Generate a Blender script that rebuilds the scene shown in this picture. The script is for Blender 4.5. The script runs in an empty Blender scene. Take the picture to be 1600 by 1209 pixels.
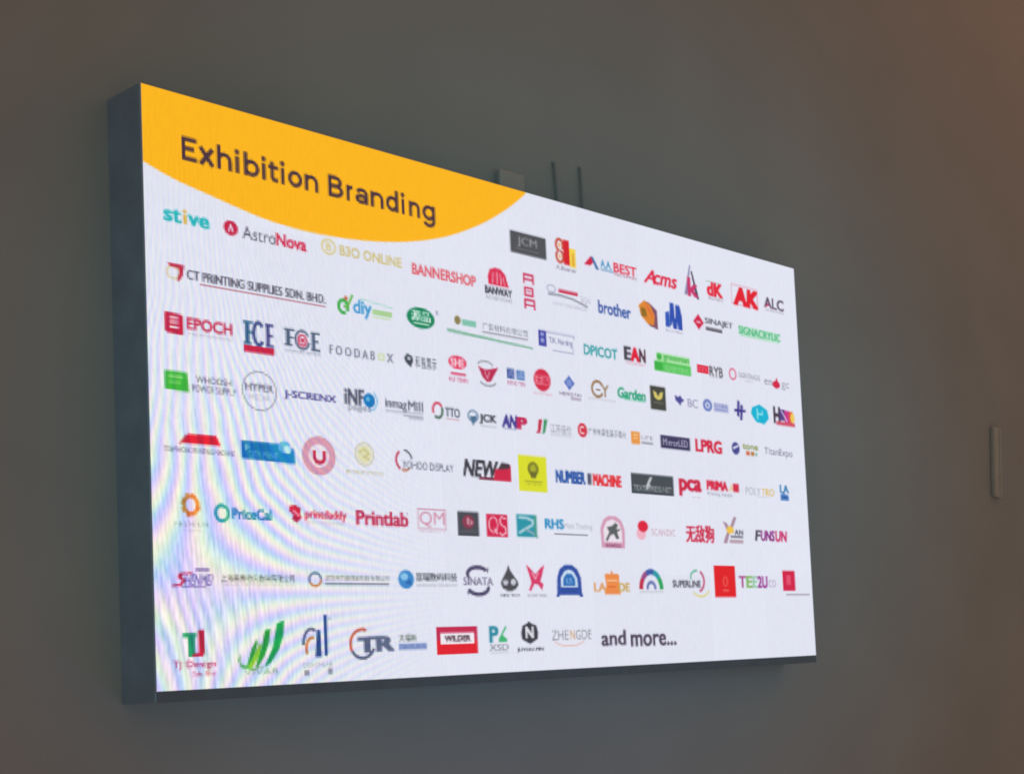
import bpy, bmesh, math
import numpy as np
from mathutils import Matrix, Vector

scene = bpy.context.scene
COL = scene.collection

# ---------------------------------------------------------------- camera
W, H = 4.5, 2.5            # lit face of the screen, metres (9 x 5 panels of 0.5 m)
TOP, BOT = 4.1, 1.6        # its top and bottom edge above the floor
DEPTH = 0.257              # front face to wall
cam_data = bpy.data.cameras.new('camera')
cam = bpy.data.objects.new('camera', cam_data)
COL.objects.link(cam)
cam_data.sensor_width = 36.0
cam_data.lens = 52.188
cam_data.shift_x = -0.22159
cam_data.shift_y = 0.16094
cam_data.clip_start = 0.05
cam_data.clip_end = 200
right = Vector((0.6267847731801155, -0.7772919656414159, -0.05438794221934856))
up = Vector((-0.021617405199434763, -0.08712022506008926, 0.9959632293302413))
fwd = Vector((0.7788925059993804, 0.6230788606065715, 0.07140866588322423))
m = Matrix((right, up, -fwd)).transposed().to_4x4()
m.translation = Vector((-3.17962, -5.56180, TOP - 2.49482))
cam.matrix_world = m
scene.camera = cam

# ---------------------------------------------------------------- exposure, world, warm lamp, added cool fills
scene.view_settings.view_transform = 'Standard'
scene.view_settings.look = 'None'
scene.view_settings.exposure = 0.0
scene.view_settings.gamma = 1.0
scene.cycles.pixel_filter_type = 'BLACKMAN_HARRIS'
scene.cycles.filter_width = 1.95
scene.cycles.use_denoising = True

world = bpy.data.worlds.new('World')
scene.world = world
world.use_nodes = True
bg = world.node_tree.nodes['Background']
bg.inputs['Color'].default_value = (0.325, 0.244, 0.188, 1)
bg.inputs['Strength'].default_value = 1.0


def area_lamp(name, loc, target, size, power, color, spread=180):
    d = bpy.data.lights.new(name, 'AREA')
    d.shape = 'DISK'
    d.size = size
    d.energy = power
    d.color = color
    d.spread = math.radians(spread)
    o = bpy.data.objects.new(name, d)
    COL.objects.link(o)
    o.location = loc
    o.rotation_euler = (Vector(target) - Vector(loc)).to_track_quat('-Z', 'Y').to_euler()
    return o


def spot_lamp(name, loc, target, size, power, color, cone):
    d = bpy.data.lights.new(name, 'SPOT')
    d.shadow_soft_size = size
    d.energy = power
    d.color = color
    d.spot_size = math.radians(cone)
    d.spot_blend = 1.0
    o = bpy.data.objects.new(name, d)
    COL.objects.link(o)
    o.location = loc
    o.rotation_euler = (Vector(target) - Vector(loc)).to_track_quat('-Z', 'Y').to_euler()
    return o


area_lamp('warm_ceiling_lamp', (9.0, -2.5, 8.5), (8.0, 0.25, 4.0), 1.5, 21.5, (1.0, 0.36, 0.2))
spot_lamp('cool_glare_fill', (-4.5, -7.5, 1.2), (2.9, 0.25, 3.0), 1.0, 1030, (0.045, 0.77, 1.0), 42)  # added spot: bluish pool on the wall standing in for screen glare
spot_lamp('cool_right_fill', (6.0, -6.0, 3.0), (4.2, 0.25, 3.2), 1.0, 183, (0.02, 0.65, 1.0), 50)  # added spot, carries the bluish glow to the wall right of the screen
area_lamp('cool_low_fill', (2.2, -2.5, -0.6), (2.2, 0.25, 1.5), 1.5, 10.5, (0.02, 0.06, 1.0))  # added low fill, a little blue on the wall under the screen


# ---------------------------------------------------------------- materials
def s2l(c):
    return c / 12.92 if c <= 0.04045 else ((c + 0.055) / 1.055) ** 2.4


def hexlin(h):
    return tuple(s2l(int(h[i:i + 2], 16) / 255) for i in (0, 2, 4)) + (1.0,)


def new_mat(name):
    mt = bpy.data.materials.new(name)
    mt.use_nodes = True
    nt = mt.node_tree
    return mt, nt, nt.nodes['Principled BSDF']


def painted(name, base, rough, var=0.12, scale=3.0, bump=0.0, bscale=120.0, metal=0.0):
    mt, nt, p = new_mat(name)
    tc = nt.nodes.new('ShaderNodeTexCoord')
    n = nt.nodes.new('ShaderNodeTexNoise')
    n.inputs['Scale'].default_value = scale
    n.inputs['Detail'].default_value = 4
    r = nt.nodes.new('ShaderNodeValToRGB')
    r.color_ramp.elements[0].position = 0.3
    r.color_ramp.elements[1].position = 0.7
    r.color_ramp.elements[0].color = tuple(c * (1 - var) for c in base) + (1,)
    r.color_ramp.elements[1].color = tuple(c * (1 + var) for c in base) + (1,)
    nt.links.new(tc.outputs['Object'], n.inputs['Vector'])
    nt.links.new(n.outputs['Fac'], r.inputs['Fac'])
    nt.links.new(r.outputs['Color'], p.inputs['Base Color'])
    p.inputs['Roughness'].default_value = rough
    p.inputs['Metallic'].default_value = metal
    if bump:
        n2 = nt.nodes.new('ShaderNodeTexNoise')
        n2.inputs['Scale'].default_value = bscale
        n2.inputs['Detail'].default_value = 3
        b = nt.nodes.new('ShaderNodeBump')
        b.inputs['Strength'].default_value = bump
        b.inputs['Distance'].default_value = 0.004
        nt.links.new(tc.outputs['Object'], n2.inputs['Vector'])
        nt.links.new(n2.outputs['Fac'], b.inputs['Height'])
        nt.links.new(b.outputs['Normal'], p.inputs['Normal'])
    return mt


MAT_WALL = painted('wall_paint', (0.25, 0.235, 0.22), 0.75, 0.05, 1.1, 0.12, 60.0)
MAT_CABINET = painted('cabinet_coating', (0.165, 0.215, 0.28), 0.55, 0.12, 5.0, 0.05, 300.0)
MAT_TRIM = painted('trim_coating', (0.085, 0.10, 0.115), 0.6, 0.1, 6.0)
MAT_BOX = painted('box_plastic', (0.31, 0.275, 0.245), 0.5, 0.06, 8.0)
MAT_CABLE = painted('cable_rubber', (0.18, 0.175, 0.17), 0.75, 0.1, 20.0)
MAT_FIXTURE = painted('fixture_metal', (0.30, 0.275, 0.24), 0.4, 0.06, 9.0)


def interference(nt):
    """colour fringes of the lit diode grid, strongest low on the left: saddle-shaped bands"""
    L = nt.links
    geo = nt.nodes.new('ShaderNodeNewGeometry')
    sep = nt.nodes.new('ShaderNodeSeparateXYZ')
    L.new(geo.outputs['Position'], sep.inputs['Vector'])

    def math_(op, a, b=None, c=None):
        n = nt.nodes.new('ShaderNodeMath')
        n.operation = op
        for i, v in enumerate((a, b, c)):
            if v is None:
                continue
            if isinstance(v, (int, float)):
                n.inputs[i].default_value = v
            else:
                L.new(v, n.inputs[i])
        return n.outputs[0]

    nz = nt.nodes.new('ShaderNodeTexNoise')
    nz.inputs['Scale'].default_value = 1.6
    nz.inputs['Detail'].default_value = 2
    L.new(geo.outputs['Position'], nz.inputs['Vector'])
    wob = math_('MULTIPLY', math_('SUBTRACT', nz.outputs['Fac'], 0.5), 0.22)
    dx = math_('ADD', math_('SUBTRACT', sep.outputs['X'], 0.17), wob)
    dz = math_('SUBTRACT', sep.outputs['Z'], TOP - 2.10)
    # phase grows like the product of the two distances
    ph = math_('MULTIPLY', math_('MULTIPLY', dx, dz), 29.0)
    r2 = math_('ADD', math_('MULTIPLY', math_('MULTIPLY', dx, dx), 2.2), math_('MULTIPLY', dz, dz))
    amp = math_('MULTIPLY', math_('POWER', 2.718, math_('MULTIPLY', r2, -0.85)), 0.31)
    # second, straighter set of slanted bands low on the left
    ph2 = math_('ADD', math_('MULTIPLY', dx, 18.0), math_('MULTIPLY', dz, 5.0))
    dz2 = math_('ADD', dz, 0.16)
    loc2 = math_('POWER', 2.718, math_('MULTIPLY', math_('ADD', math_('MULTIPLY', math_('MULTIPLY', dx, dx), 7.0), math_('MULTIPLY', math_('MULTIPLY', dz2, dz2), 14.0)), -1.0))
    # fine upright striping from the diode columns
    fine = math_('MULTIPLY', math_('SINE', math_('ADD', math_('MULTIPLY', sep.outputs['X'], 300.0), math_('MULTIPLY', sep.outputs['Z'], 25.0))), math_('MULTIPLY', amp, 0.16))
    mp = nt.nodes.new('ShaderNodeMapping')
    mp.inputs['Scale'].default_value = (75.0, 1.0, 15.0)
    L.new(geo.outputs['Position'], mp.inputs['Vector'])
    n2 = nt.nodes.new('ShaderNodeTexNoise')
    n2.inputs['Scale'].default_value = 1.0
    n2.inputs['Detail'].default_value = 2
    L.new(mp.outputs['Vector'], n2.inputs['Vector'])
    grain = math_('MULTIPLY', math_('SUBTRACT', n2.outputs['Fac'], 0.5), math_('ADD', math_('MULTIPLY', amp, 1.3), 0.09))
    tint = nt.nodes.new('ShaderNodeSeparateColor')
    L.new(n2.outputs['Color'], tint.inputs['Color'])
    n3 = nt.nodes.new('ShaderNodeTexNoise')
    n3.inputs['Scale'].default_value = 2.3
    n3.inputs['Detail'].default_value = 1
    L.new(geo.outputs['Position'], n3.inputs['Vector'])
    patchy = math_('ADD', n3.outputs['Fac'], 0.5)
    outs = []
    for ci, (off, gain) in enumerate(((0.0, 1.0), (-1.0, 0.74), (2.3, 0.55))):
        s = math_('SINE', math_('ADD', math_('MULTIPLY', ph, 6.283), off))
        s2 = math_('SINE', math_('ADD', math_('MULTIPLY', ph2, 6.283), off * 0.4))
        both = math_('ADD', math_('MULTIPLY', s, math_('SUBTRACT', 1.0, math_('MULTIPLY', loc2, 0.55))), math_('MULTIPLY', s2, math_('MULTIPLY', loc2, 0.7)))
        v = math_('MULTIPLY', math_('MULTIPLY', math_('SUBTRACT', both, 0.22), math_('MULTIPLY', amp, patchy)), gain)
        hue = math_('MULTIPLY', math_('SUBTRACT', tint.outputs[ci], 0.5), math_('ADD', math_('MULTIPLY', amp, 0.9), 0.05))
        outs.append(math_('ADD', math_('ADD', math_('ADD', math_('ADD', v, 1.0), fine), grain), hue))
    comb = nt.nodes.new('ShaderNodeCombineXYZ')
    for k in range(3):
        L.new(outs[k], comb.inputs[k])
    return comb.outputs[0]


def emitting(name, color=None, moire=True, sampling='NONE'):
    mt, nt, p = new_mat(name)
    p.inputs['Base Color'].default_value = (0.012, 0.012, 0.013, 1)
    p.inputs['Roughness'].default_value = 0.7
    p.inputs['Specular IOR Level'].default_value = 0.2
    p.inputs['Emission Strength'].default_value = 1.0
    if color is None:
        a = nt.nodes.new('ShaderNodeAttribute')
        a.attribute_name = 'Col'
        src = a.outputs['Color']
    else:
        rgb = nt.nodes.new('ShaderNodeRGB')
        rgb.outputs[0].default_value = color
        src = rgb.outputs[0]
    if moire:
        mx = nt.nodes.new('ShaderNodeMix')
        mx.data_type = 'RGBA'
        mx.blend_type = 'MULTIPLY'
        mx.inputs['Factor'].default_value = 1.0
        nt.links.new(src, mx.inputs[6])
        nt.links.new(interference(nt), mx.inputs[7])
        src = mx.outputs[2]
    if color is not None:       # panel to panel differences in brightness
        oi = nt.nodes.new('ShaderNodeObjectInfo')
        mr = nt.nodes.new('ShaderNodeMapRange')
        mr.inputs['To Min'].default_value = 0.985
        mr.inputs['To Max'].default_value = 1.015
        nt.links.new(oi.outputs['Random'], mr.inputs['Value'])
        tc = nt.nodes.new('ShaderNodeTexCoord')
        sp = nt.nodes.new('ShaderNodeSeparateXYZ')
        nt.links.new(tc.outputs['Object'], sp.inputs['Vector'])
        ab = nt.nodes.new('ShaderNodeMath')
        ab.operation = 'ABSOLUTE'
        nt.links.new(sp.outputs['X'], ab.inputs[0])
        gt = nt.nodes.new('ShaderNodeMath')
        gt.operation = 'GREATER_THAN'
        gt.inputs[1].default_value = 0.2475
        nt.links.new(ab.outputs[0], gt.inputs[0])
        ma = nt.nodes.new('ShaderNodeMath')
        ma.operation = 'MULTIPLY_ADD'
        ma.inputs[1].default_value = 0.05
        nt.links.new(gt.outputs[0], ma.inputs[0])
        nt.links.new(mr.outputs['Result'], ma.inputs[2])
        nt.links.new(ma.outputs[0], p.inputs['Emission Strength'])
    nt.links.new(src, p.inputs['Emission Color'])
    mt.cycles.emission_sampling = sampling
    return mt


MAT_LED = emitting('lit_white_diodes', hexlin('e1e3f1'))
MAT_PRINT = emitting('lit_coloured_diodes')
MAT_EDGE = painted('panel_edge', (0.03, 0.03, 0.032), 0.6)

# ---------------------------------------------------------------- mesh helpers
def box_bm(bm, x0, x1, y0, y1, z0, z1, bevel=0.0, seg=2):
    r = bmesh.ops.create_cube(bm, size=1.0)
    bmesh.ops.scale(bm, vec=(x1 - x0, y1 - y0, z1 - z0), verts=r['verts'])
    bmesh.ops.translate(bm, vec=((x0 + x1) / 2, (y0 + y1) / 2, (z0 + z1) / 2), verts=r['verts'])
    if bevel:
        es = list({e for v in r['verts'] for e in v.link_edges})
        bmesh.ops.bevel(bm, geom=es, offset=bevel, segments=seg, affect='EDGES', profile=0.5)


def obj(name, bm, mat, parent=None, loc=(0, 0, 0), smooth=False):
    me = bpy.data.meshes.new(name)
    bm.to_mesh(me)
    bm.free()
    me.materials.append(mat)
    if smooth:
        for p in me.polygons:
            p.use_smooth = True
    o = bpy.data.objects.new(name, me)
    COL.objects.link(o)
    o.location = loc
    if parent:
        o.parent = parent
    return o


def thing(name, label, cat, loc=(0, 0, 0), group=None):
    o = bpy.data.objects.new(name, None)
    o.empty_display_size = 0.2
    COL.objects.link(o)
    o.location = loc
    o['label'] = label
    o['category'] = cat
    if group:
        o['group'] = group
    return o


# ---------------------------------------------------------------- wall
bm = bmesh.new()
box_bm(bm, -8, 18, 0, 0.15, 0, 9.5)
wall = obj('wall', bm, MAT_WALL, loc=(0, DEPTH, 0))
wall['kind'] = 'structure'
wall['label'] = 'plain grey brown painted wall behind the screen'

# ---------------------------------------------------------------- the screen
screen = thing('led_screen', 'large bright wall-mounted screen listing rows of company logos under a yellow heading', 'screen', (0, 0, BOT))
BZ = 0.045                              # black strip under the lit face


def part(name, bm, mat, smooth=False):
    o = obj(name, bm, mat, screen, smooth=smooth)
    return o


bm = bmesh.new()
box_bm(bm, 0, W, 0.032, DEPTH - 0.002, -BZ + 0.004, H - 0.004, 0.004)
part('cabinet', bm, MAT_CABINET)
bm = bmesh.new()
box_bm(bm, -0.007, -0.0005, 0.001, DEPTH - 0.001, -BZ, H, 0.002)
part('side_panel', bm, MAT_CABINET)
bm = bmesh.new()
box_bm(bm, W + 0.0005, W + 0.007, 0.001, DEPTH - 0.001, -BZ, H, 0.002)
part('side_panel', bm, MAT_CABINET)
bm = bmesh.new()
box_bm(bm, 0.0005, W - 0.0005, 0.001, 0.030, -BZ, -0.001, 0.003)
part('bottom_trim', bm, MAT_TRIM)

# nine by five lit panels
pm = bpy.data.meshes.new('led_panel')
g = 0.0
a, b = 0.25 - g, 0.25 - g
pv = [(-a, 0, -b), (a, 0, -b), (a, 0, b), (-a, 0, b), (-a, .03, -b), (a, .03, -b), (a, .03, b), (-a, .03, b)]
pf = [(0, 1, 2, 3), (5, 4, 7, 6), (1, 5, 6, 2), (4, 0, 3, 7), (3, 2, 6, 7), (4, 5, 1, 0)]
pm.from_pydata(pv, [], pf)
pm.materials.append(MAT_LED)
pm.materials.append(MAT_EDGE)
for i, p in enumerate(pm.polygons):
    p.material_index = 0 if i == 0 else 1
for r in range(5):
    for c in range(9):
        o = bpy.data.objects.new('led_panel', pm)
        COL.objects.link(o)
        o.parent = screen
        o.location = (0.25 + 0.5 * c, 0, 0.25 + 0.5 * r)

# ---------------------------------------------------------------- what the screen shows: flat lit shapes
def T(t, x0, y0, x1, y1, c, b=0.0, s=0.0):
    return ('T', t, x0, y0, x1, y1, c, b, s)


def R(x0, y0, x1, y1, c):
    return ('P', [(x0, y0), (x1, y0), (x1, y1), (x0, y1)], c)


def P(pts, c):
    return ('P', pts, c)


def E(cx, cy, rx, ry, c):
    return ('P', [(cx + rx * math.cos(k * math.tau / 28), cy + ry * math.sin(k * math.tau / 28)) for k in range(28)], c)


def A(cx, cy, rx, ry, w, c, a0=0, a1=360):
    n = max(6, int(abs(a1 - a0) / 11))
    return ('L', [(cx + rx * math.cos(math.radians(a0 + (a1 - a0) * k / n)), cy + ry * math.sin(math.radians(a0 + (a1 - a0) * k / n))) for k in range(n + 1)], w, c)


def L(pts, w, c):
    return ('L', pts, w, c)


LOGOS = []


def LOGO(label, rect, elems, name='logo'):
    LOGOS.append((label, rect, elems, name))


def heading(ch, a, b):
    """one round monoline letter of the heading between x = a and x = b (metres on the screen)"""
    w, c = 0.0174, '46303c'
    k = w / 2
    cap, xh, base, asc, desc = 0.1805, 0.2065, 0.2815, 0.1775, 0.3090
    m, ry = (a + b) / 2, (base - xh) / 2
    rx, cy = (b - a) / 2 - k, (xh + base) / 2
    stem = lambda x, y0, y1: L([(x, y0), (x, y1)], w, c)
    if ch == 'E':
        return [stem(a + k, cap, base), L([(a, cap + k), (b, cap + k)], w, c), L([(a, 0.229), (b - .012, 0.229)], w, c), L([(a, base - k), (b, base - k)], w, c)]
    if ch == 'x':
        return [L([(a + k, xh), (b - k, base)], w * 1.15, c), L([(b - k, xh), (a + k, base)], w * 1.15, c)]
    if ch in 'hn':
        return [stem(a + k, asc if ch == 'h' else xh, base), A(m, xh + .034, rx, .034 - k, w, c, 180, 360), stem(b - k, xh + .033, base)]
    if ch == 'i':
        return [stem(m, xh, base), E(m, asc + .010, .0115, .0115, c)]
    if ch in 'bd':
        return [stem(a + k if ch == 'b' else b - k, asc, base), A(m, cy, rx, ry - k, w, c)]
    if ch == 't':
        return [L([(a + .020, 0.190), (a + .020, base - .018), (a + .026, base - .010), (b - .003, base - k)], w, c), L([(a, xh + k), (b, xh + k)], w * .9, c)]
    if ch == 'o':
        return [A(m, cy, rx, ry - k, w, c)]
    if ch == 'B':
        mid = 0.229
        return [stem(a + k, cap, base), L([(a, cap + k), (m, cap + k)], w, c), L([(a, mid), (m, mid)], w, c), L([(a, base - k), (m, base - k)], w, c),
                A(m, (cap + mid + k) / 2, (b - a) * .42 - k, (mid - cap - k) / 2, w, c, -90, 90), A(m, (mid + base - k) / 2, (b - a) * .5 - k, (base - mid - k) / 2, w, c, -90, 90)]
    if ch == 'r':
        return [stem(a + k, xh, base), A(a + .034, xh + .032, .034 - k, .032 - k, w, c, 180, 275)]
    if ch == 'a':
        return [A(m, xh + .030, rx, .030 - k, w, c, 200, 360), stem(b - k, xh + .030, base), A(m - .002, base - .023, rx, .023 - k, w, c)]
    if ch == 'g':
        return [stem(b - k, xh, base + .005), A(m, cy, rx, ry - k, w, c), A(m, base + .003, rx, .022, w, c, 0, 160)]


LOGO('yellow band with a curved lower edge', (0.0, 0.0, 1.0, 1.0), [P([(0.0005, 0.0005), (2.15, 0.0005), (2.1432, 0.0069), (2.1338, 0.0165), (2.1207, 0.0288), (2.103, 0.044), (2.0799, 0.0627), (2.0522, 0.0846), (2.0208, 0.1084), (1.9866, 0.1326), (1.9497, 0.1575), (1.9098, 0.1836), (1.8667, 0.21), (1.8208, 0.236), (1.7706, 0.2621), (1.7164, 0.2886), (1.6611, 0.3138), (1.6075, 0.3362), (1.556, 0.3553), (1.5052, 0.3719), (1.4551, 0.3866), (1.4055, 0.4), (1.3565, 0.4119), (1.3082, 0.4222), (1.2604, 0.4312), (1.2131, 0.4393), (1.1664, 0.4464), (1.1202, 0.4524), (1.0746, 0.4574), (1.0294, 0.4617), (0.9847, 0.4653), (0.9405, 0.468), (0.8968, 0.47), (0.8536, 0.4712), (0.8108, 0.4717), (0.7685, 0.4716), (0.7266, 0.4705), (0.6852, 0.4686), (0.6459, 0.466), (0.6083, 0.4628), (0.5687, 0.4583), (0.5236, 0.4517), (0.4692, 0.4421), (0.4083, 0.4302), (0.3475, 0.4177), (0.2931, 0.4065), (0.2472, 0.3975), (0.2063, 0.3895), (0.1685, 0.3816), (0.1319, 0.3727), (0.0938, 0.3614), (0.0559, 0.3487), (0.023, 0.337), (0.0005, 0.3289)], 'fbb518')], 'banner')
for label, word in (('first dark brown heading word', [('E', 0.1751, 0.2453), ('x', 0.2527, 0.328), ('h', 0.3402, 0.4109), ('i', 0.4264, 0.4483), ('b', 0.4702, 0.5464), ('i', 0.5592, 0.5786), ('t', 0.5915, 0.6436), ('i', 0.6535, 0.6765), ('o', 0.6931, 0.7667), ('n', 0.7802, 0.8518)]),
                    ('second dark brown heading word', [('B', 0.9073, 0.9882), ('r', 1.0059, 1.0525), ('a', 1.0579, 1.1288), ('n', 1.1435, 1.2176), ('d', 1.2326, 1.3044), ('i', 1.3235, 1.3427), ('n', 1.3696, 1.4358), ('g', 1.4515, 1.5288)])):
    LOGO(label, (0.0, 0.0, 1.0, 1.0), [q for ch, a, b in word for q in heading(ch, a, b)], 'heading')

LOGO("dark grey box with pale letters", (2.0222, 0.2239, 0.2545, 0.1140), [R(0,0,1,1,'505156'), T('JCM',.2,.2,.74,.68,'8f9094',.01), R(.12,.74,.8,.78,'6a6b70')])
LOGO("red and yellow sign with outlined letter", (2.3421, 0.1993, 0.1583, 0.1738), [A(.22,.22,.16,.18,.09,'c5523c',90,400), A(.22,.58,.16,.18,.09,'c5523c',-80,230), E(.22,.22,.07,.07,'eeb98a'), E(.22,.58,.07,.07,'eeb98a'), R(.4,.02,.68,.8,'d3202c'), R(.68,.24,.98,.84,'f2d04a'), R(.8,.4,.9,.8,'e0a83c'), T('A.Banner',.02,.86,1,1,'7a7388')])
LOGO("red and blue letter A with two-colour wordmark", (2.5587, 0.2546, 0.4203, 0.0770), [P([(0,.72),(.13,.02),(.19,.36),(.12,.72)],'cf2346'), P([(.13,.02),(.17,.02),(.28,.9),(.22,.9)],'3d6fa8'), T('A.A.',.31,.1,.52,.66,'3f8fc0',.02), T('BEST',.56,.06,1,.74,'e0394f',.03), R(.31,.76,.56,.86,'4a88b0'), T('SIGN SUPPLIES',.56,.82,1,1,'9a5f70')])
LOGO("red slanted script wordmark", (3.0437, 0.2501, 0.2824, 0.0762), [T('A',0,0,.32,1,'dd2745',.02,.35), T('cms',.3,.24,1,1,'dd2745',.03,.25)])
LOGO("thin triangle with red letter K", (3.3914, 0.1597, 0.1338, 0.1955), [P([(.0,.94),(.42,.0),(.5,.0),(.2,.94)],'8a86ac'), P([(.5,.2),(.58,.16),(1,1),(.82,1)],'3c3550'), T('k',.28,.4,.9,.95,'c8366a',.04)])
LOGO("red round monogram over a caption", (3.5943, 0.2226, 0.1631, 0.1155), [R(.0,.05,.8,.1,'9ab89a'), T('dK',.08,.1,.92,.78,'e2283f',.06), T('ADVERT',.1,.84,1,1,'8a7a88')])
LOGO("red letters in a thin red frame", (3.8386, 0.2089, 0.2540, 0.1225), [L([(0,0),(1,0),(1,1),(0,1),(0,0)],.03,'d86a80'), T('AK',.1,.12,.98,.97,'e01c2e',.07,.1)])
LOGO("plum grey three letter wordmark", (4.1634, 0.2348, 0.2002, 0.0921), [T('ALC',0,.02,1,.74,'5d4a63',.03), P([(0,.72),(.2,.4),(.25,.6)],'c64a68'), T('ADVERTISING',.04,.84,1,.98,'9a94a4')])
LOGO("teal rounded wordmark with gold dot", (0.0870, 0.4973, 0.2051, 0.0662), [T('st',0,.12,.37,.92,'1fb3b8',.035), R(.42,.32,.5,.9,'d9b24c'), E(.46,.1,.05,.12,'d9b24c'), T('ve',.54,.26,1,.92,'1fb3b8',.035)])
LOGO("crimson disc with grey and crimson wordmark", (0.3616, 0.4993, 0.4144, 0.0779), [E(.085,.42,.083,.42,'c41f45'), P([(.05,.62),(.085,.14),(.12,.62),(.1,.62),(.085,.4),(.07,.62)],'e6dff0'), T('Astro',.22,.14,.62,.86,'5a5564'), T('Nova',.63,.14,1,.86,'cf2346',.02)])
LOGO("pale gold wordmark with round badge", (0.8583, 0.4840, 0.4526, 0.0827), [A(.085,.46,.08,.4,.12,'d8c98e'), T('B',.055,.26,.115,.66,'d8c98e',.04), T('B3O ONLINE',.22,.22,1,.78,'cfc085',.025)])
LOGO("coral capital wordmark", (1.3755, 0.5132, 0.3991, 0.0517), [T('BANNERSHOP',0,0,1,1,'dc5a66',.03)])
LOGO("crimson dome over a dark caption", (1.8344, 0.4433, 0.1823, 0.1712), [P([(.14,.54),(.12,.3),(.2,.08),(.4,0),(.62,.02),(.78,.16),(.84,.36),(.9,.54)],'d92f52'), L([(.3,.5),(.32,.15)],.035,'eec2d0'), L([(.46,.5),(.46,.12)],.035,'eec2d0'), L([(.62,.5),(.58,.15)],.035,'eec2d0'), L([(.74,.5),(.7,.25)],.03,'eec2d0'), T('BANWAY',0,.6,1,.82,'43434f',.03), T('ADVERTISING',.02,.88,1,.98,'8f8f9d')])
LOGO("crimson letters stacked upright", (2.0923, 0.4369, 0.0906, 0.1886), [L([(.14,.28),(.14,.03),(.86,.03),(.86,.28)],.06,'cc2450'), L([(.14,.16),(.86,.16)],.05,'cc2450'), L([(.2,.4),(.8,.4),(.8,.61),(.2,.61),(.2,.4)],.06,'cc2450'), L([(.3,.5),(.7,.5)],.04,'d8688a'), L([(.18,1),(.16,.74),(.88,.74),(.9,1)],.06,'cc2450'), L([(.16,.88),(.88,.88)],.05,'cc2450')])
LOGO("grey swoosh with crimson bar", (2.2617, 0.4636, 0.3311, 0.1200), [A(.12,.2,.09,.16,.06,'a9acc4'), R(.28,.14,.72,.3,'cc4360'), L([(.04,.46),(.3,.42),(.6,.48),(.94,.7)],.09,'8b8f9c'), T('SIGN',.78,.26,1,.56,'b3b0c2'), T('ADVERTISING SERVICES',.14,.76,.92,.9,'b0adc0')])
LOGO("blue lower case wordmark", (2.6573, 0.4940, 0.2570, 0.0694), [T('brother',0,0,1,1,'2f4f9e',.02)])
LOGO("orange and gold leaf shield", (2.9844, 0.4339, 0.1570, 0.1575), [P([(.0,.24),(.3,.02),(.6,.08),(.98,.3),(1,1),(.55,.92),(.2,.6)],'7d5068'), P([(.0,.24),(.3,.02),(.62,.14),(.85,.5),(.8,.88),(.45,.86),(.1,.6)],'dc8531'), P([(.1,.3),(.36,.3),(.44,.6),(.14,.62)],'8d6a24'), L([(.4,.14),(.76,.6)],.06,'e9603a')])
LOGO("tall blue bars above a thin caption", (3.2084, 0.4144, 0.1522, 0.1761), [P([(0,.84),(.02,.36),(.24,.3),(.26,.84)],'2f55b4'), P([(.26,.5),(.3,.0),(.52,.0),(.56,.5),(.6,.5),(.62,.04),(.86,.04),(.98,.4),(.98,.86),(.74,.86),(.7,.6),(.66,.86),(.44,.86),(.4,.6),(.34,.78),(.26,.78)],'2e4fae'), T('MULTI MEDIA',0,.92,1,1,'9494ac')])
LOGO("crimson diamond with black capitals", (3.4591, 0.4455, 0.3725, 0.1027), [P([(.13,0),(.26,.46),(.13,.92),(0,.46)],'cf2148'), L([(.08,.46),(.18,.46)],.1,'efc6d2'), T('SINAJET',.29,.1,1,.54,'4d4a55',.02), R(.3,.64,.72,.86,'6a6772')])
LOGO("green capitals on a pale green strip", (3.8884, 0.4564, 0.4221, 0.0657), [R(0,.0,.98,1,'b9e3cb'), T('SIGNACRYLIC',0,.06,1,.8,'3fae74',.02), R(.04,.88,.7,.95,'8ccaa6')])
LOGO("red curl beside long dark capitals with underline", (0.0858, 0.7346, 0.7832, 0.0765), [A(.045,.5,.036,.34,.14,'d9cfae'), P([(.012,.04),(.028,.0),(.112,.02),(.106,.2),(.1,.6),(.078,.95),(.066,.9),(.08,.5),(.08,.24),(.03,.2)],'bf2744'), T('CT PRINTING SUPPLIES SDN. BHD.',.125,.22,1,.72,'4e4c5c',.025), R(.2,.9,1,.96,'a85866')])
LOGO("green tick with blue letters and pale lines", (0.9347, 0.7236, 0.3152, 0.1037), [A(.1,.62,.08,.28,.16,'3faa4c',60,400), L([(.1,.6),(.17,.62),(.27,.02)],.12,'62b54a'), E(.15,.22,.035,.09,'c2603a'), T('diy',.28,.2,.6,1,'2f93cc',.02), R(.62,.5,.98,.76,'a9cf94'), L([(.4,.12),(1,.3)],.06,'a8d8cc'), R(.62,.82,.94,.88,'c4dcb2')])
LOGO("green oval seal with white characters", (1.3295, 0.7204, 0.1991, 0.1076), [E(.43,.52,.43,.48,'17855a'), T('源品',.14,.2,.72,.66,'dcefe8',.02), R(.2,.74,.68,.8,'bfe0d2'), T('R',.9,.04,1,.26,'8b8ba0')])
LOGO("long green underline with small emblem and grey characters", (1.5763, 0.7279, 0.5731, 0.1126), [E(.12,.22,.035,.2,'8a7f52'), R(.17,.14,.33,.4,'7fc0ab'), T('广告材料有限公司',.4,.1,.94,.44,'7b7c8a'), R(.4,.5,.94,.58,'94949f'), P([(0,.66),(.4,.74),(1,.86),(1,.95),(.4,.86),(0,.8)],'7fb39a')])
LOGO("blue block with framed violet lettering", (2.1910, 0.7235, 0.2727, 0.1007), [R(0,.0,.21,.82,'3f43a0'), R(.06,.12,.15,.3,'9aa0d8'), R(.06,.42,.15,.64,'9aa0d8'), L([(.21,.02),(.97,.02),(.97,.2)],.05,'8c8cb4'), T('T.K. Nursing',.28,.28,.92,.66,'4f4c86',.02), L([(.92,.66),(.92,.98),(.36,.98)],.05,'9a9abc')])
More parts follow.
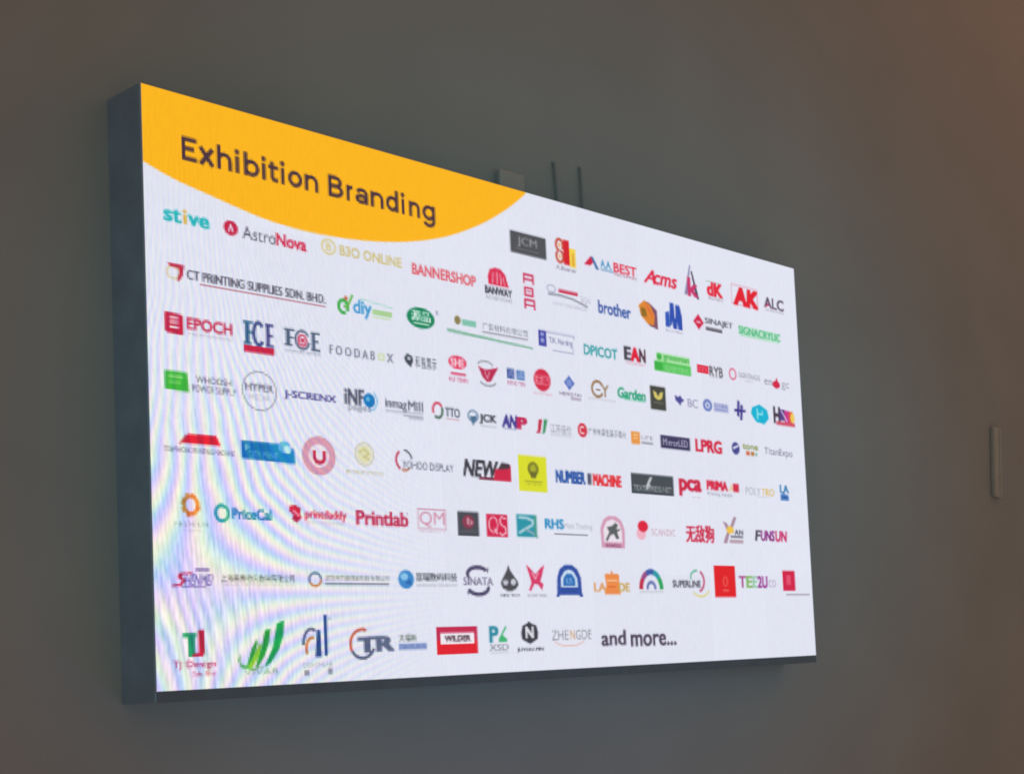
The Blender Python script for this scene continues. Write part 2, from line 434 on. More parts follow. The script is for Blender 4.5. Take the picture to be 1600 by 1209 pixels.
LOGO("teal outlined capitals", (2.5262, 0.7564, 0.2607, 0.0538), [T('DPICOT',0,0,1,1,'2a9aa0',.03), R(.97,-.2,1,-.08,'7fb8c0')])
LOGO("black and red capitals over a pale caption", (2.8494, 0.7271, 0.1691, 0.0994), [T('E',0,0,.28,.72,'43404a',.06), T('A',.32,0,.68,.72,'dc1f3c',.08), T('N',.72,0,1,.72,'52303c',.06), T('MACHINERY',.02,.82,1,.98,'dba0ae')])
LOGO("bright green double strip sign", (3.0938, 0.7233, 0.3193, 0.1175), [R(.06,0,.98,.46,'a6e0a2'), R(.0,.42,1,.92,'57c35a'), E(.14,.2,.07,.16,'3fae48'), T('greenman',.26,.08,.96,.4,'45b04c',.02), R(.0,.5,.22,.86,'3cb043'), T('ADVERTISING',.28,.56,.94,.84,'9ae09a')])
LOGO("red tile beside grey letters", (3.4712, 0.7427, 0.2380, 0.0742), [R(0,.1,.44,.78,'dc2440'), T('m',.08,.22,.36,.66,'e8596e',.02), T('RYB',.48,.08,1,.84,'5c5960',.03), R(.5,.92,.98,.98,'b0adb8')])
LOGO("pink ring beside faint grey lettering", (3.7648, 0.7368, 0.3086, 0.0724), [A(.13,.48,.1,.44,.14,'d9587c'), T('SIGNTRADE',.32,.22,1,.66,'8a8794',.01), T('SUPPLY',.5,.8,.8,1,'b4b2be')])
LOGO("small red apple inside faint letters", (4.1182, 0.7429, 0.2596, 0.0744), [T('en',0,.3,.3,.78,'8f8a98'), E(.47,.62,.15,.32,'cf2246'), P([(.44,.3),(.5,.0),(.54,.3)],'cf2246'), T('gc',.68,.3,1,1,'a29eac')])
LOGO("crimson square emblem with crimson capitals", (0.0767, 0.9415, 0.3097, 0.0931), [P([(.02,.0),(.24,.06),(.27,.14),(.27,.94),(.24,1),(.03,.94),(0,.86),(0,.06)],'c31f45'), R(.07,.2,.2,.3,'f0d2dc'), R(.07,.4,.2,.5,'f0d2dc'), R(.07,.62,.2,.72,'f0d2dc'), T('EPOCH',.33,.14,1,.66,'c5254a',.04), T('TECHNOLOGIES',.34,.8,1,.92,'b4a6b8')])
LOGO("tall navy serif letters above a red bar", (0.4418, 0.9271, 0.1519, 0.1361), [R(.06,.04,.2,.74,'2c5a82'), R(0,.0,.32,.08,'3c6a90'), R(0,.68,.26,.75,'2c5a82'), R(.2,.32,.3,.4,'3f7a80'), A(.5,.37,.16,.36,.12,'3f4a86',40,320), R(.74,.02,.86,.76,'3c3c7c'), R(.72,.0,1,.08,'3c3c7c'), R(.8,.34,.96,.42,'3c3c7c'), R(.72,.68,1,.76,'3c3c7c'), R(0,.78,1,1,'c91f45')])
LOGO("slate serif letters round a red at sign", (0.6460, 0.9316, 0.1869, 0.1078), [R(.05,.04,.16,.68,'50607a'), R(0,.0,.3,.09,'50607a'), R(.14,.32,.26,.4,'50607a'), R(0,.64,.22,.72,'50607a'), A(.5,.4,.19,.38,.1,'56607c',10,330), A(.5,.42,.11,.22,.09,'d03a5c'), E(.5,.42,.06,.1,'d03a5c'), R(.76,.06,.86,.76,'50607a'), R(.74,.0,1,.1,'50607a'), R(.82,.34,.96,.43,'50607a'), R(.74,.7,1,.8,'50607a'), T('ADVERTISING SERVICES',0,.86,1,.98,'8a92a4')])
LOGO("widely spaced grey capitals with one pale green letter", (0.8838, 0.9758, 0.3558, 0.0423), [T('F O O D A B',0,0,.7,1,'77788c',.02), R(.755,.08,.86,.94,'c9d8ae'), R(.785,.28,.83,.74,'e4e6ee'), T('X',.9,0,1,1,'77788c',.02)])
LOGO("dark leaf icon with grey characters", (1.3040, 0.9546, 0.1978, 0.0722), [P([(0,.4),(.1,.08),(.24,.2),(.28,.5),(.2,.98),(.06,.7)],'3d4650'), R(.1,.3,.2,.5,'c8ccd8'), T('和昌展示',.34,.16,1,.94,'565a64',.02)])
LOGO("crimson round badge over crimson captions", (1.5731, 0.9346, 0.1223, 0.1319), [E(.5,.24,.48,.26,'e0476a'), T('SHE',.16,.1,.84,.4,'f2cdd8',.03), R(.12,.62,.92,.72,'d9587a'), T('HUI YUAN',.02,.8,1,.98,'c93a62',.02)])
LOGO("crimson winged letter between grey arcs", (1.7662, 0.9356, 0.1360, 0.1282), [A(.36,.16,.34,.14,.07,'9a9aa6',170,370), P([(0,.24),(.28,.34),(.44,.34),(1,.2),(.78,.52),(.62,.78),(.42,.84),(.2,.66)],'b92a50'), L([(.3,.4),(.44,.7),(.56,.4)],.05,'e5a4b8'), A(.46,.8,.38,.18,.07,'8e8e9c',10,170)])
LOGO("two blue characters above a crimson caption", (1.9587, 0.9544, 0.1237, 0.0871), [R(0,0,.42,.6,'41549c'), T('鸿',.06,.06,.38,.54,'b8c2e2'), R(.52,.02,.98,.6,'4a72b4'), T('运',.56,.08,.94,.54,'c4d2ec'), T('HONG YUN',0,.72,1,.96,'b0446e',.01)])
LOGO("red round seal with characters", (2.1363, 0.9306, 0.1376, 0.1399), [E(.5,.42,.44,.42,'d02a48'), R(.14,.24,.86,.6,'ea7e90'), T('天福',.2,.26,.8,.58,'c62342',.03), T('ADVERTISING',0,.9,1,.99,'d88a9c')])
LOGO("blue diamond over a grey caption", (2.3294, 0.9428, 0.1576, 0.1323), [P([(.46,0),(.72,.3),(.46,.6),(.22,.3)],'4460b4'), E(.46,.3,.14,.16,'7f93d2'), T('HENGTAI',0,.68,1,.84,'6a5a72',.02), R(.5,.88,1,.98,'a89ab4')])
LOGO("brown gold curled letters", (2.5412, 0.9452, 0.2151, 0.1105), [A(.36,.42,.2,.38,.14,'9a7a58',30,330), T('Y',.5,.18,.76,.76,'a2876a',.03), R(.3,.42,.46,.5,'8a6a48'), R(0,.92,1,.96,'c0bcc4')])
LOGO("green script wordmark with swash", (2.7771, 0.9636, 0.2252, 0.0657), [T('Garden',0,.0,1,.86,'2fa27a',.04,.1), R(.2,.88,1,.98,'7ccdae')])
LOGO("dark square with a pale gold crest", (3.0456, 0.9226, 0.1310, 0.1378), [R(0,0,1,1,'45463f'), P([(.18,.2),(.38,.26),(.5,.44),(.64,.26),(.84,.2),(.76,.5),(.52,.58),(.28,.5)],'d6c768'), R(.2,.66,.82,.72,'6d6c5c')])
LOGO("violet flower mark with faint letters", (3.2547, 0.9545, 0.2055, 0.0686), [P([(.0,.05),(.16,.18),(.24,.0),(.32,.25),(.42,.4),(.28,.62),(.24,.9),(.14,.66),(.04,.5)],'4c4a94'), T('BC',.56,.18,1,.9,'9a98b6',.02)])
LOGO("pale blue cog with lettering strip", (3.5069, 0.9496, 0.2395, 0.0780), [E(.18,.5,.18,.48,'6f80c0'), E(.18,.5,.09,.24,'d6daf0'), E(.18,.5,.04,.12,'5a6ab0'), R(.42,.2,1,.9,'b9bede'), T('GLOBAL',.44,.26,.98,.56,'6672b2',.02), R(.44,.66,.96,.8,'8a94c6')])
LOGO("violet letter H with long crossbar", (3.8016, 0.9277, 0.1122, 0.1234), [P([(.3,.0),(.5,.05),(.42,.82),(.2,.8)],'4a4290'), P([(.56,.2),(.78,.24),(.66,1),(.46,.98)],'4a4290'), P([(0,.46),(1,.44),(1,.56),(0,.6)],'3f3a8a')])
LOGO("cyan hexagon badge", (3.9639, 0.9337, 0.1805, 0.1214), [P([(.08,.2),(.5,0),(.92,.24),(1,.66),(.72,1),(.26,.92),(.0,.52)],'14b2d2'), L([(.36,.22),(.36,.78)],.1,'9be4f0'), L([(.36,.5),(.64,.5),(.64,.28)],.1,'8adcec')])
LOGO("black letters fading into rainbow blocks", (4.1973, 0.9351, 0.2219, 0.1116), [T('H',0,.0,.28,.86,'45384a',.06), R(.28,.06,.52,.7,'5a3f86'), R(.5,.1,.72,.8,'c8368c'), R(.7,.12,.9,.86,'e0553c'), E(.88,.48,.1,.3,'edc95a'), R(.1,.78,.98,.98,'d0506a'), L([(.34,.1),(.62,.74)],.08,'d8cfe6')])
LOGO("green square sign beside two lines of lettering", (0.0697, 1.1888, 0.3300, 0.0816), [P([(0,.0),(.31,.0),(.33,1),(0,.94)],'3fb53c'), R(.05,.2,.25,.32,'8ed67c'), R(.05,.5,.22,.6,'7fce6e'), T('WHOOSH',.43,.1,.93,.46,'5f5a72',.02), T('POWER SUPPLY',.37,.58,1,.92,'5a566e',.012)])
LOGO("thin dark ring around faint capitals", (0.4275, 1.1434, 0.1705, 0.1718), [A(.5,.5,.49,.49,.022,'6c6c80'), T('HYPER',.1,.32,.9,.5,'6d6b80',.02), T('MEDIA',.2,.6,.8,.74,'b6b4c4')])
LOGO("indigo capitals with a dash", (0.6368, 1.2088, 0.2720, 0.0436), [T('J-SCRENX',0,0,1,1,'463f86',.03)])
LOGO("dark letters with blue globe and caption", (0.9580, 1.1672, 0.1826, 0.1050), [T('iNF',0,.0,.58,.68,'53566a',.04), E(.74,.42,.18,.32,'1577bc'), A(.76,.42,.22,.44,.05,'4fa8d8',300,460), E(.7,.36,.06,.1,'6cb8e2'), T('pages',.08,.74,.78,1,'767a8c',.01)])
LOGO("grey mixed case wordmark over captions", (1.1840, 1.1899, 0.2232, 0.0894), [T('inmag',0,.0,.56,.62,'66687a',.02), T('Mill',.6,.0,1,.5,'6e7082',.03), R(.0,.64,1,.7,'9496a6'), R(.46,.76,1,.82,'8c8ea0'), R(.6,.9,1,.97,'a2a4b2')])
LOGO("red and green ring with dark capitals", (1.4626, 1.1782, 0.1719, 0.0824), [A(.2,.46,.17,.42,.16,'cf4a62',150,330), A(.2,.5,.17,.42,.16,'4c6a58',-30,130), T('TTO',.48,.24,1,.8,'4d5666',.02), R(.5,.9,.98,.96,'d59aa6')])
LOGO("slate globe with dark letters", (1.6869, 1.1971, 0.1848, 0.0779), [A(.18,.36,.17,.34,.12,'6c88a8'), P([(.06,.4),(.32,.3),(.26,.7),(.16,1),(.12,.66)],'4f7090'), T('JCK',.42,.16,1,.78,'54585e',.05), R(.44,.88,1,.94,'a8acb8')])
LOGO("indigo and crimson joined letters", (1.9146, 1.1994, 0.1625, 0.0731), [T('AN',0,.0,.6,.82,'3f3a8e',.06,.15), P([(.56,.1),(.72,.06),(.7,.86),(.54,.84)],'7a3a86'), T('P',.66,.05,1,.84,'c22a58',.08), R(.02,.9,.58,.97,'9a96b8')])
LOGO("red and green slanted strokes with grey characters", (2.1399, 1.1973, 0.2647, 0.0820), [P([(.1,.04),(.2,.0),(.13,.9),(0,.94),(.06,.8)],'c22c48'), P([(.24,.0),(.34,.0),(.26,.86),(.16,.96),(.2,.8)],'3d9360'), T('江苏佳仕',.4,.22,1,.8,'8a8c96'), R(.4,.9,1,.96,'b8b8c4')])
LOGO("red oval beside a long grey line of characters", (2.4482, 1.1905, 0.3792, 0.0814), [E(.1,.48,.095,.48,'cf3448'), A(.1,.48,.05,.22,.12,'f0c2cc',50,310), T('广州市展览展示器材',.22,.24,1,.72,'70727c',.01)])
LOGO("orange square with two short grey lines", (2.8686, 1.2017, 0.1803, 0.0694), [R(0,.0,.4,1,'e79544'), R(.1,.2,.3,.3,'f4cfa0'), R(.1,.5,.3,.6,'f4cfa0'), T('LIFE',.46,.22,1,.54,'94949e'), R(.46,.76,1,.9,'74757e')])
LOGO("dark violet box with pale lettering", (3.1138, 1.2018, 0.2570, 0.0749), [R(0,0,1,1,'3e395e'), T('MirrorLED',.08,.24,.92,.76,'c9c5dc',.01)])
LOGO("red heavy capitals", (3.4227, 1.2001, 0.2358, 0.0770), [T('LPRG',0,.0,1,.92,'d02440',.05)])
LOGO("navy swirl with multicoloured letters", (3.7566, 1.1880, 0.2567, 0.0793), [E(.15,.5,.15,.48,'474a8e'), P([(.04,.44),(.26,.2),(.26,.34),(.06,.6)],'dfe0f0'), T('tone',.42,.08,1,.46,'8d9a58',.03), R(.54,.62,.68,.92,'cf6a44'), R(.72,.62,.86,.92,'b7793c'), R(.9,.66,.96,.92,'5fae86')])
LOGO("thin grey mixed case wordmark", (4.0777, 1.1977, 0.2918, 0.0572), [T('TitanExpo',0,0,1,1,'75768a',.0)])
LOGO("red slanted wedge above a dark caption", (0.0596, 1.4430, 0.3224, 0.0836), [P([(.22,.5),(.34,.02),(.74,.0),(.8,.5)],'de1c34'), P([(.2,.56),(.3,.06),(.33,.06),(.23,.56)],'c45668'), T('TEAMWORK PRINTING MACHINE',0,.72,1,.98,'5b566e',.012)])
LOGO("blue box with a pale blue cloud corner", (0.4154, 1.4476, 0.2670, 0.0899), [P([(0,.04),(.7,.06),(.98,.26),(1,1),(0,.9)],'1272b4'), P([(.5,.06),(.98,.26),(1,1),(.62,.96)],'1885c4'), E(.8,.2,.12,.3,'62b9dc'), E(.86,.3,.07,.2,'bfe6f2'), T('F',.08,.2,.16,.5,'9fd0ec'), T('CITY PRINT',.12,.52,.68,.82,'74b8e0',.03)])
LOGO("pale crimson ring with a deep red U", (0.7187, 1.4036, 0.1758, 0.1738), [A(.5,.5,.4,.4,.2,'d79ab0'), A(.5,.5,.49,.49,.02,'c87a94'), E(.5,.5,.3,.3,'e6dcea'), L([(.36,.36),(.36,.56),(.42,.66),(.52,.68),(.62,.64),(.66,.56),(.66,.36)],.1,'c01f45')])
LOGO("faded gold medallion over a gold caption", (0.9501, 1.4114, 0.2076, 0.1520), [A(.5,.36,.25,.34,.035,'bfb98c'), E(.5,.36,.2,.28,'dedbb2'), L([(.36,.3),(.5,.2),(.62,.34),(.48,.44),(.64,.5)],.05,'c4bd82'), T('PREMIUM STUDIO',0,.86,1,.98,'b9b48e',.01)])
LOGO("red and dark broken ring behind dark capitals", (1.2244, 1.4241, 0.3558, 0.1147), [A(.16,.46,.13,.42,.1,'bd2c4c',120,235), A(.16,.46,.13,.42,.08,'4b4f5c',270,350), A(.16,.46,.13,.42,.08,'b8653e',50,110), T('YOHOO DISPLAY',.13,.48,1,.8,'54566a',.012)])
LOGO("black slanted capitals fading to red", (1.6444, 1.4458, 0.3117, 0.0938), [T('NEW',0,.0,.72,.86,'3f3d46',.05,.25), P([(.3,1),(.34,.86),(.66,.84),(.64,1)],'7a3048'), P([(.66,.4),(1,.1),(1,1),(.62,1)],'cc2446'), P([(.72,.4),(.8,.0),(.98,.04),(.98,.3)],'4a3a42')])
LOGO("lime yellow box with a dark hatted emblem", (2.0089, 1.3974, 0.1976, 0.1836), [R(0,0,1,1,'d9dc2a'), E(.52,.36,.2,.2,'7f8226'), E(.52,.36,.1,.12,'a9ac2c'), P([(.36,.44),(.68,.44),(.6,.62),(.44,.62)],'6b6a28'), R(.2,.7,.84,.73,'9a9c2c'), T('GENTLEMAN',.24,.76,.8,.82,'9a9c2c')])
LOGO("blue and red heavy capitals", (2.2755, 1.4599, 0.4923, 0.0626), [T('NUMBER',0,0,.43,1,'2f57a4',.07), R(.47,.04,.53,.98,'55586a'), T('MACHINE',.56,.04,1,1,'e0313a',.08)])
LOGO("charcoal box with a lightning stroke and pale lettering", (2.8501, 1.4366, 0.3543, 0.1132), [R(0,0,1,1,'454c52'), P([(.34,.6),(.44,.14),(.5,.14),(.42,.5),(.46,.5),(.34,.86)],'c3c8cc'), T('TEXTXPRESS.NET',.05,.56,.95,.84,'a2a8ae',.02)])
LOGO("red lower case letters", (3.2599, 1.4461, 0.1881, 0.1016), [T('pca',0,.0,1,.92,'cb2344',.05), T('signage',.5,.92,1,1,'b48a98')])
LOGO("red capitals with red tile and grey caption", (3.5074, 1.4357, 0.3009, 0.0966), [T('PRIMA',0,.06,.62,.58,'d32a48',.09), P([(.66,.6),(.76,.1),(.8,.5)],'e8c49a'), R(.8,.1,.99,.62,'d0304a'), T('Printing Supply',0,.74,.78,1,'8b8c9a',.01)])
LOGO("pale grey and gold thin wordmark", (3.8703, 1.4505, 0.2815, 0.0678), [T('POLY',0,.1,.52,.8,'a9adba'), T('TRO',.56,.1,1,.8,'dcb964',.02), R(.4,.9,.8,.96,'c0c2cc')])
LOGO("small blue letters stacked on waves", (4.2186, 1.4261, 0.0868, 0.0977), [T('LA',0,.0,1,.5,'2f7fb4',.05), P([(0,.62),(.4,.52),(1,.66),(1,1),(0,1)],'4f7fc0'), R(.2,.74,.8,.84,'1f4a92')])
LOGO("orange petal swirl over spaced captions", (0.0964, 1.6899, 0.1502, 0.1623), [A(.5,.31,.2,.22,.09,'dd8534'), P([(.3,.06),(.44,.0),(.5,.16)],'e09a3e'), P([(.52,.0),(.68,.08),(.54,.16)],'d87a30'), P([(.72,.14),(.8,.3),(.62,.24)],'dd8a38'), P([(.8,.34),(.74,.5),(.64,.34)],'d87430'), P([(.7,.52),(.54,.62),(.58,.46)],'e09440'), P([(.5,.64),(.32,.58),(.46,.48)],'d8782e'), P([(.28,.54),(.2,.38),(.36,.4)],'e08c38'), P([(.2,.32),(.26,.12),(.36,.26)],'d97e32'), T('P R E M I U M',0,.76,1,.86,'7c8580',.01), T('S T U D I O',.22,.93,.78,1,'9fa6a6')])
LOGO("teal split ring with blue wordmark", (0.2822, 1.7333, 0.2703, 0.0713), [A(.11,.5,.1,.46,.22,'1c98b0',60,300), A(.14,.5,.09,.42,.18,'27a08c',-80,80), T('PriceCal',.3,.18,1,.8,'1a7dae',.03)])
LOGO("crimson ribbon icon with crimson lower case wordmark", (0.6429, 1.7160, 0.2993, 0.0804), [P([(.0,.1),(.1,.0),(.2,.2),(.18,.5),(.21,.7),(.12,1),(.04,.8),(.07,.55),(.0,.4)],'c92146'), L([(.06,.3),(.16,.62)],.08,'f0c4d0'), T('printdaddy',.27,.22,1,.86,'d23050',.02), R(.28,.92,.98,.97,'c8a8b8')])
LOGO("crimson rounded wordmark", (0.9981, 1.7267, 0.2918, 0.0658), [T('Printlab',0,0,1,1,'c02a52',.035), R(.985,.0,1.0,.12,'8f5f78')])
LOGO("pink outlined square with two letters", (1.3505, 1.7032, 0.1673, 0.1143), [L([(0,0),(1,0),(1,.84),(0,.84),(0,0)],.05,'c98fa6'), T('QM',.06,.1,.96,.76,'cf8ca4'), T('QUALITY',.04,.9,.98,1,'c8a4b6',.01)])
LOGO("charcoal square with a small crimson disc", (1.5936, 1.7043, 0.1349, 0.1203), [R(0,0,1,1,'4a4b53'), E(.5,.42,.28,.28,'8a3a50'), T('b',.46,.26,.7,.54,'d8a2b2',.03), R(.1,.78,.9,.82,'6a6a72')])
LOGO("red square with white outlined letters", (1.7783, 1.7107, 0.1403, 0.1130), [R(0,0,1,1,'d0224a'), A(.32,.46,.2,.34,.06,'f0c6d2'), L([(.36,.62),(.5,.88)],.07,'f0c6d2'), L([(.92,.18),(.72,.1),(.62,.26),(.7,.46),(.9,.58),(.92,.8),(.72,.92),(.6,.8)],.07,'f0c6d2')])
LOGO("teal square with a pale curved ribbon", (1.9796, 1.7039, 0.1464, 0.1187), [R(.0,.0,.96,.96,'2b93a6'), L([(.1,.12),(.5,.14),(.8,.26),(.74,.44),(.4,.62),(.1,.8)],.12,'a9cdd8'), L([(.4,.62),(.7,.76),(1,.98)],.1,'8fa6b4'), R(.82,.0,.96,.96,'4a9a8e')])
LOGO("blue letters with faint grey words", (2.1804, 1.7188, 0.3440, 0.0884), [T('RHS',0,.0,.38,.56,'2a8cc0',.06), T('Main Trading',.4,.2,1,.6,'a9acba'), R(.18,.82,.9,.92,'8f929e')])
LOGO("pink arch badge with a dark running figure", (2.5875, 1.6847, 0.1911, 0.1755), [P([(.03,1),(.0,.4),(.14,.12),(.36,.0),(.66,.0),(.88,.14),(1,.4),(.98,1)],'d29ab4'), P([(.13,.82),(.12,.42),(.26,.18),(.5,.1),(.76,.2),(.88,.44),(.88,.82)],'eadfea'), P([(.26,.36),(.5,.3),(.62,.2),(.74,.28),(.64,.4),(.86,.4),(.68,.5),(.76,.7),(.64,.72),(.54,.56),(.4,.6),(.26,.8),(.2,.74),(.36,.5)],'5a6060'), T('RANGLE',.2,.86,.82,.97,'8a4a6a',.03)])
LOGO("red ball with pink shadow and pale lettering", (2.8729, 1.6995, 0.3279, 0.1089), [E(.12,.68,.12,.32,'eeb2c2'), E(.17,.3,.13,.29,'d9203c'), T('SCANDIC',.38,.4,1,.74,'c8a0b0',.01)])
LOGO("crimson heavy characters", (3.2954, 1.7113, 0.2480, 0.0978), [T('无敌狗',0,0,1,1,'cb2244',.035)])
LOGO("gold star figure with grey letters", (3.6293, 1.6461, 0.1949, 0.1624), [P([(.02,.2),(.2,.24),(.34,.42),(.56,.0),(.7,.02),(.5,.42),(.56,.6),(.34,.6),(.18,1),(.0,.98),(.2,.58),(.12,.36)],'a98a9c'), E(.36,.5,.18,.14,'ecc24e'), T('AN',.58,.48,.98,.66,'5a5866',.04), R(.36,.7,.98,.78,'7a7884'), R(.3,.86,.98,.98,'b39aa6')])
LOGO("plum to red slanted capitals", (3.9410, 1.7190, 0.3182, 0.0639), [T('F',0,.04,.16,1,'4c4352',.05,.15), T('UNS',.18,.02,.6,1,'8a2a80',.05,.1), T('UN',.64,.02,1,1,'c8326c',.06,.1)])
LOGO("red and violet slanted wordmark with bar", (0.0772, 2.0030, 0.1903, 0.0766), [P([(.16,.26),(.5,.22),(.48,.3),(.26,.34),(.24,.52),(.34,.6),(.22,.96),(.0,.98),(.02,.88),(.18,.84),(.24,.64),(.14,.54)],'c82a50'), T('HENMEI',.3,.34,.98,.92,'4a3f98',.01,.3), R(.56,.0,.9,.14,'6a5aa4'), R(.22,.94,.8,1,'7a6aa8')])
LOGO("line of dark olive characters over small print", (0.2998, 2.0265, 0.3579, 0.0466), [T('上海美集喷头数码有限公司',0,0,1,.64,'55544f',.02), T('SHANGHAI MEIJI PRINTHEAD DIGITAL CO LTD',0,.78,1,1,'77776f')])
LOGO("two-colour ring beside a line of characters", (0.7268, 2.0089, 0.4419, 0.0696), [A(.085,.5,.07,.4,.16,'55739c',150,370), A(.085,.52,.07,.4,.16,'c87a48',0,160), T('深圳市万德数码科技有限公司',.2,.2,1,.6,'6c7370',.02), R(.2,.72,1,.86,'8a8e94')])
LOGO("blue globe beside grey characters", (1.2204, 1.9962, 0.3546, 0.0885), [E(.13,.5,.13,.5,'3d87c8'), E(.1,.36,.06,.2,'8cc4e8'), P([(.1,.7),(.2,.5),(.22,.8)],'2a62a8'), T('富瑞数码科技',.3,.14,1,.58,'60646c',.03), T('FURUI DIGITAL TECHNOLOGY',.3,.72,1,.9,'9a9ca6')])
LOGO("large dark S crossed by a row of letters", (1.6150, 1.9749, 0.1897, 0.1390), [A(.48,.26,.34,.24,.14,'4c4666',165,330), A(.5,.74,.34,.24,.14,'4c4666',-10,165), L([(.84,.04),(.82,.2)],.06,'4c4666'), L([(.14,.98),(.16,.8)],.06,'4c4666'), L([(.14,.3),(.2,.4)],.1,'4c4666'), T('SINATA',.0,.38,1,.66,'77728c',.02)])
LOGO("black pointed spade emblem over a dark caption", (1.8556, 1.9623, 0.1250, 0.1615), [P([(.44,0),(.54,.18),(.9,.5),(.96,.62),(.8,.76),(.6,.8),(.66,.82),(.24,.82),(.36,.8),(.1,.74),(.0,.56),(.12,.42),(.34,.18)],'4d4c52'), E(.26,.54,.14,.1,'c9cad6'), E(.68,.54,.14,.1,'c9cad6'), R(.16,.46,.36,.5,'55555c'), T('NEW TECH',0,.9,1,1,'44434c',.02)])
LOGO("pink crossed ribbons over a small caption", (2.0290, 1.9596, 0.1387, 0.1645), [P([(.02,.0),(.2,.1),(.46,.3),(.74,.1),(.94,.0),(.8,.34),(.7,.52),(.86,.6),(.78,.8),(.6,.62),(.4,.6),(.22,.82),(.12,.8),(.26,.56),(.18,.36)],'d63a66'), L([(.3,.24),(.46,.44),(.62,.24)],.04,'f0b8c8'), T('ADVERTISING',.02,.91,1,1,'8a8490')])
LOGO("blue arch badge", (2.2363, 1.9561, 0.1971, 0.1685), [P([(.0,1),(.04,.86),(.06,.4),(.16,.14),(.36,.0),(.62,.0),(.82,.14),(.94,.4),(.96,.86),(1,1),(.88,1),(.84,.94),(.14,.94),(.1,1)],'3350a2'), P([(.18,.7),(.2,.4),(.34,.2),(.5,.15),(.66,.2),(.8,.42),(.82,.7)],'cfe0f0'), P([(.27,.66),(.28,.42),(.4,.28),(.6,.28),(.72,.44),(.72,.66)],'2d6db6'), T('LS',.4,.42,.6,.58,'8cb8e0',.03), R(.2,.78,.78,.84,'2a4a98')])
LOGO("orange crowned badge with side letters", (2.5199, 1.9791, 0.2750, 0.1322), [P([(.3,.2),(.4,.14),(.46,.2),(.5,.0),(.56,.18),(.64,.14),(.72,.22),(.7,.6),(.74,1),(.28,1),(.34,.6)],'ea8a48'), T('LA',0,.54,.32,.88,'dca066',.06), T('DE',.7,.54,1,.88,'caa65c',.06), R(.36,.4,.66,.46,'f4c49a'), L([(.4,.7),(.6,.7)],.05,'d8642e')])
LOGO("rainbow semicircle gauge", (2.8732, 1.9699, 0.2018, 0.1327), [A(.5,.86,.42,.74,.24,'bf2f4a',180,215), A(.5,.86,.42,.74,.24,'9a4a86',215,245), A(.5,.86,.42,.74,.24,'3a5aa6',245,285), A(.5,.86,.42,.74,.24,'2f9aa6',285,320), A(.5,.86,.42,.74,.24,'2fa25c',320,360), A(.5,.82,.16,.26,.14,'6a74ae',170,370), R(.0,.95,1,.99,'b0b4b4')])
LOGO("black capitals with multicoloured arcs", (3.1562, 1.9654, 0.3284, 0.1591), [T('SUPERLINE',0,.42,.74,.66,'575764',.03), A(.64,.44,.2,.4,.1,'bf5478',300,430), A(.64,.3,.16,.24,.08,'6cb49a',160,280), A(.74,.66,.24,.34,.07,'dcd284',20,150)])
LOGO("bright red upright box with a faint emblem", (3.5263, 1.9425, 0.1974, 0.1864), [R(0,0,1,1,'de1d24'), E(.52,.5,.13,.17,'e8534c'), E(.52,.5,.06,.12,'de1d24'), R(.38,.76,.66,.82,'e8605a')])
LOGO("multicoloured letters with thin ending", (3.7602, 2.0026, 0.3602, 0.0704), [T('T',0,.0,.17,.96,'a84a8c',.04), T('E',.2,.0,.34,.96,'86b86a',.05), T('E',.37,.0,.48,.96,'8ec4a4',.03), T('2U',.5,.0,.76,.98,'9a3f96',.05), T('co',.8,.3,1,.96,'b4a6c4')])
LOGO("small crimson box over a thin caption", (4.1920, 1.9647, 0.2768, 0.1576), [R(0,0,.46,.8,'cf1f48'), R(.14,.18,.3,.56,'e0506e'), R(.1,.93,1,.98,'8a7c8c')])
LOGO("green T and red J over a red name", (0.0709, 2.2573, 0.1954, 0.1885), [R(.24,.06,.56,.16,'1f9a6c'), R(.36,.06,.52,.58,'1f9a6c'), P([(.6,.0),(.75,.0),(.75,.48),(.7,.58),(.46,.58),(.46,.52),(.6,.5)],'cf2340'), T('TJ Design',0,.66,1,.86,'b8285c',.008), T('Sdn. Bhd',.46,.9,.98,1,'c0305c',.01)])
LOGO("green and lime leaf strokes over a green caption", (0.3682, 2.2224, 0.2301, 0.2288), [P([(.17,.86),(.3,.5),(.4,.34),(.42,.42),(.36,.6),(.2,.86)],'2f9e3a'), P([(.0,.72),(.06,.6),(.04,.78),(.3,.88),(.6,.86),(.3,.92),(.06,.86)],'58b25a'), P([(.2,.86),(.34,.64),(.46,.42),(.5,.46),(.44,.66),(.3,.86)],'8fc436'), P([(.36,.86),(.5,.5),(.58,.18),(.7,.16),(.66,.42),(.56,.66),(.42,.86)],'22983e'), P([(.56,.84),(.74,.5),(.84,.06),(1,.0),(.98,.26),(.88,.54),(.7,.78),(.58,.86)],'16a054'), T('VIVAR',.12,.9,.86,1,'7cae92',0)])
LOGO("navy and orange letters d and l over captions", (0.6891, 2.2024, 0.1498, 0.2622), [A(.3,.5,.28,.27,.05,'4a5a80',180,300), A(.32,.56,.2,.18,.05,'c8743c',150,290), P([(.5,.24),(.62,.26),(.64,.7),(.42,.7)],'2a4a86'), P([(.74,.0),(.86,.0),(.86,.66),(.82,.7),(.74,.68)],'2c5092'), E(.96,.06,.03,.02,'8a8aa0'), T('DESIGNLAB',0,.8,1,.86,'9aa0a8',.01), R(.02,.92,.2,1,'8f949c'), R(.84,.9,1,1,'8f949c')])
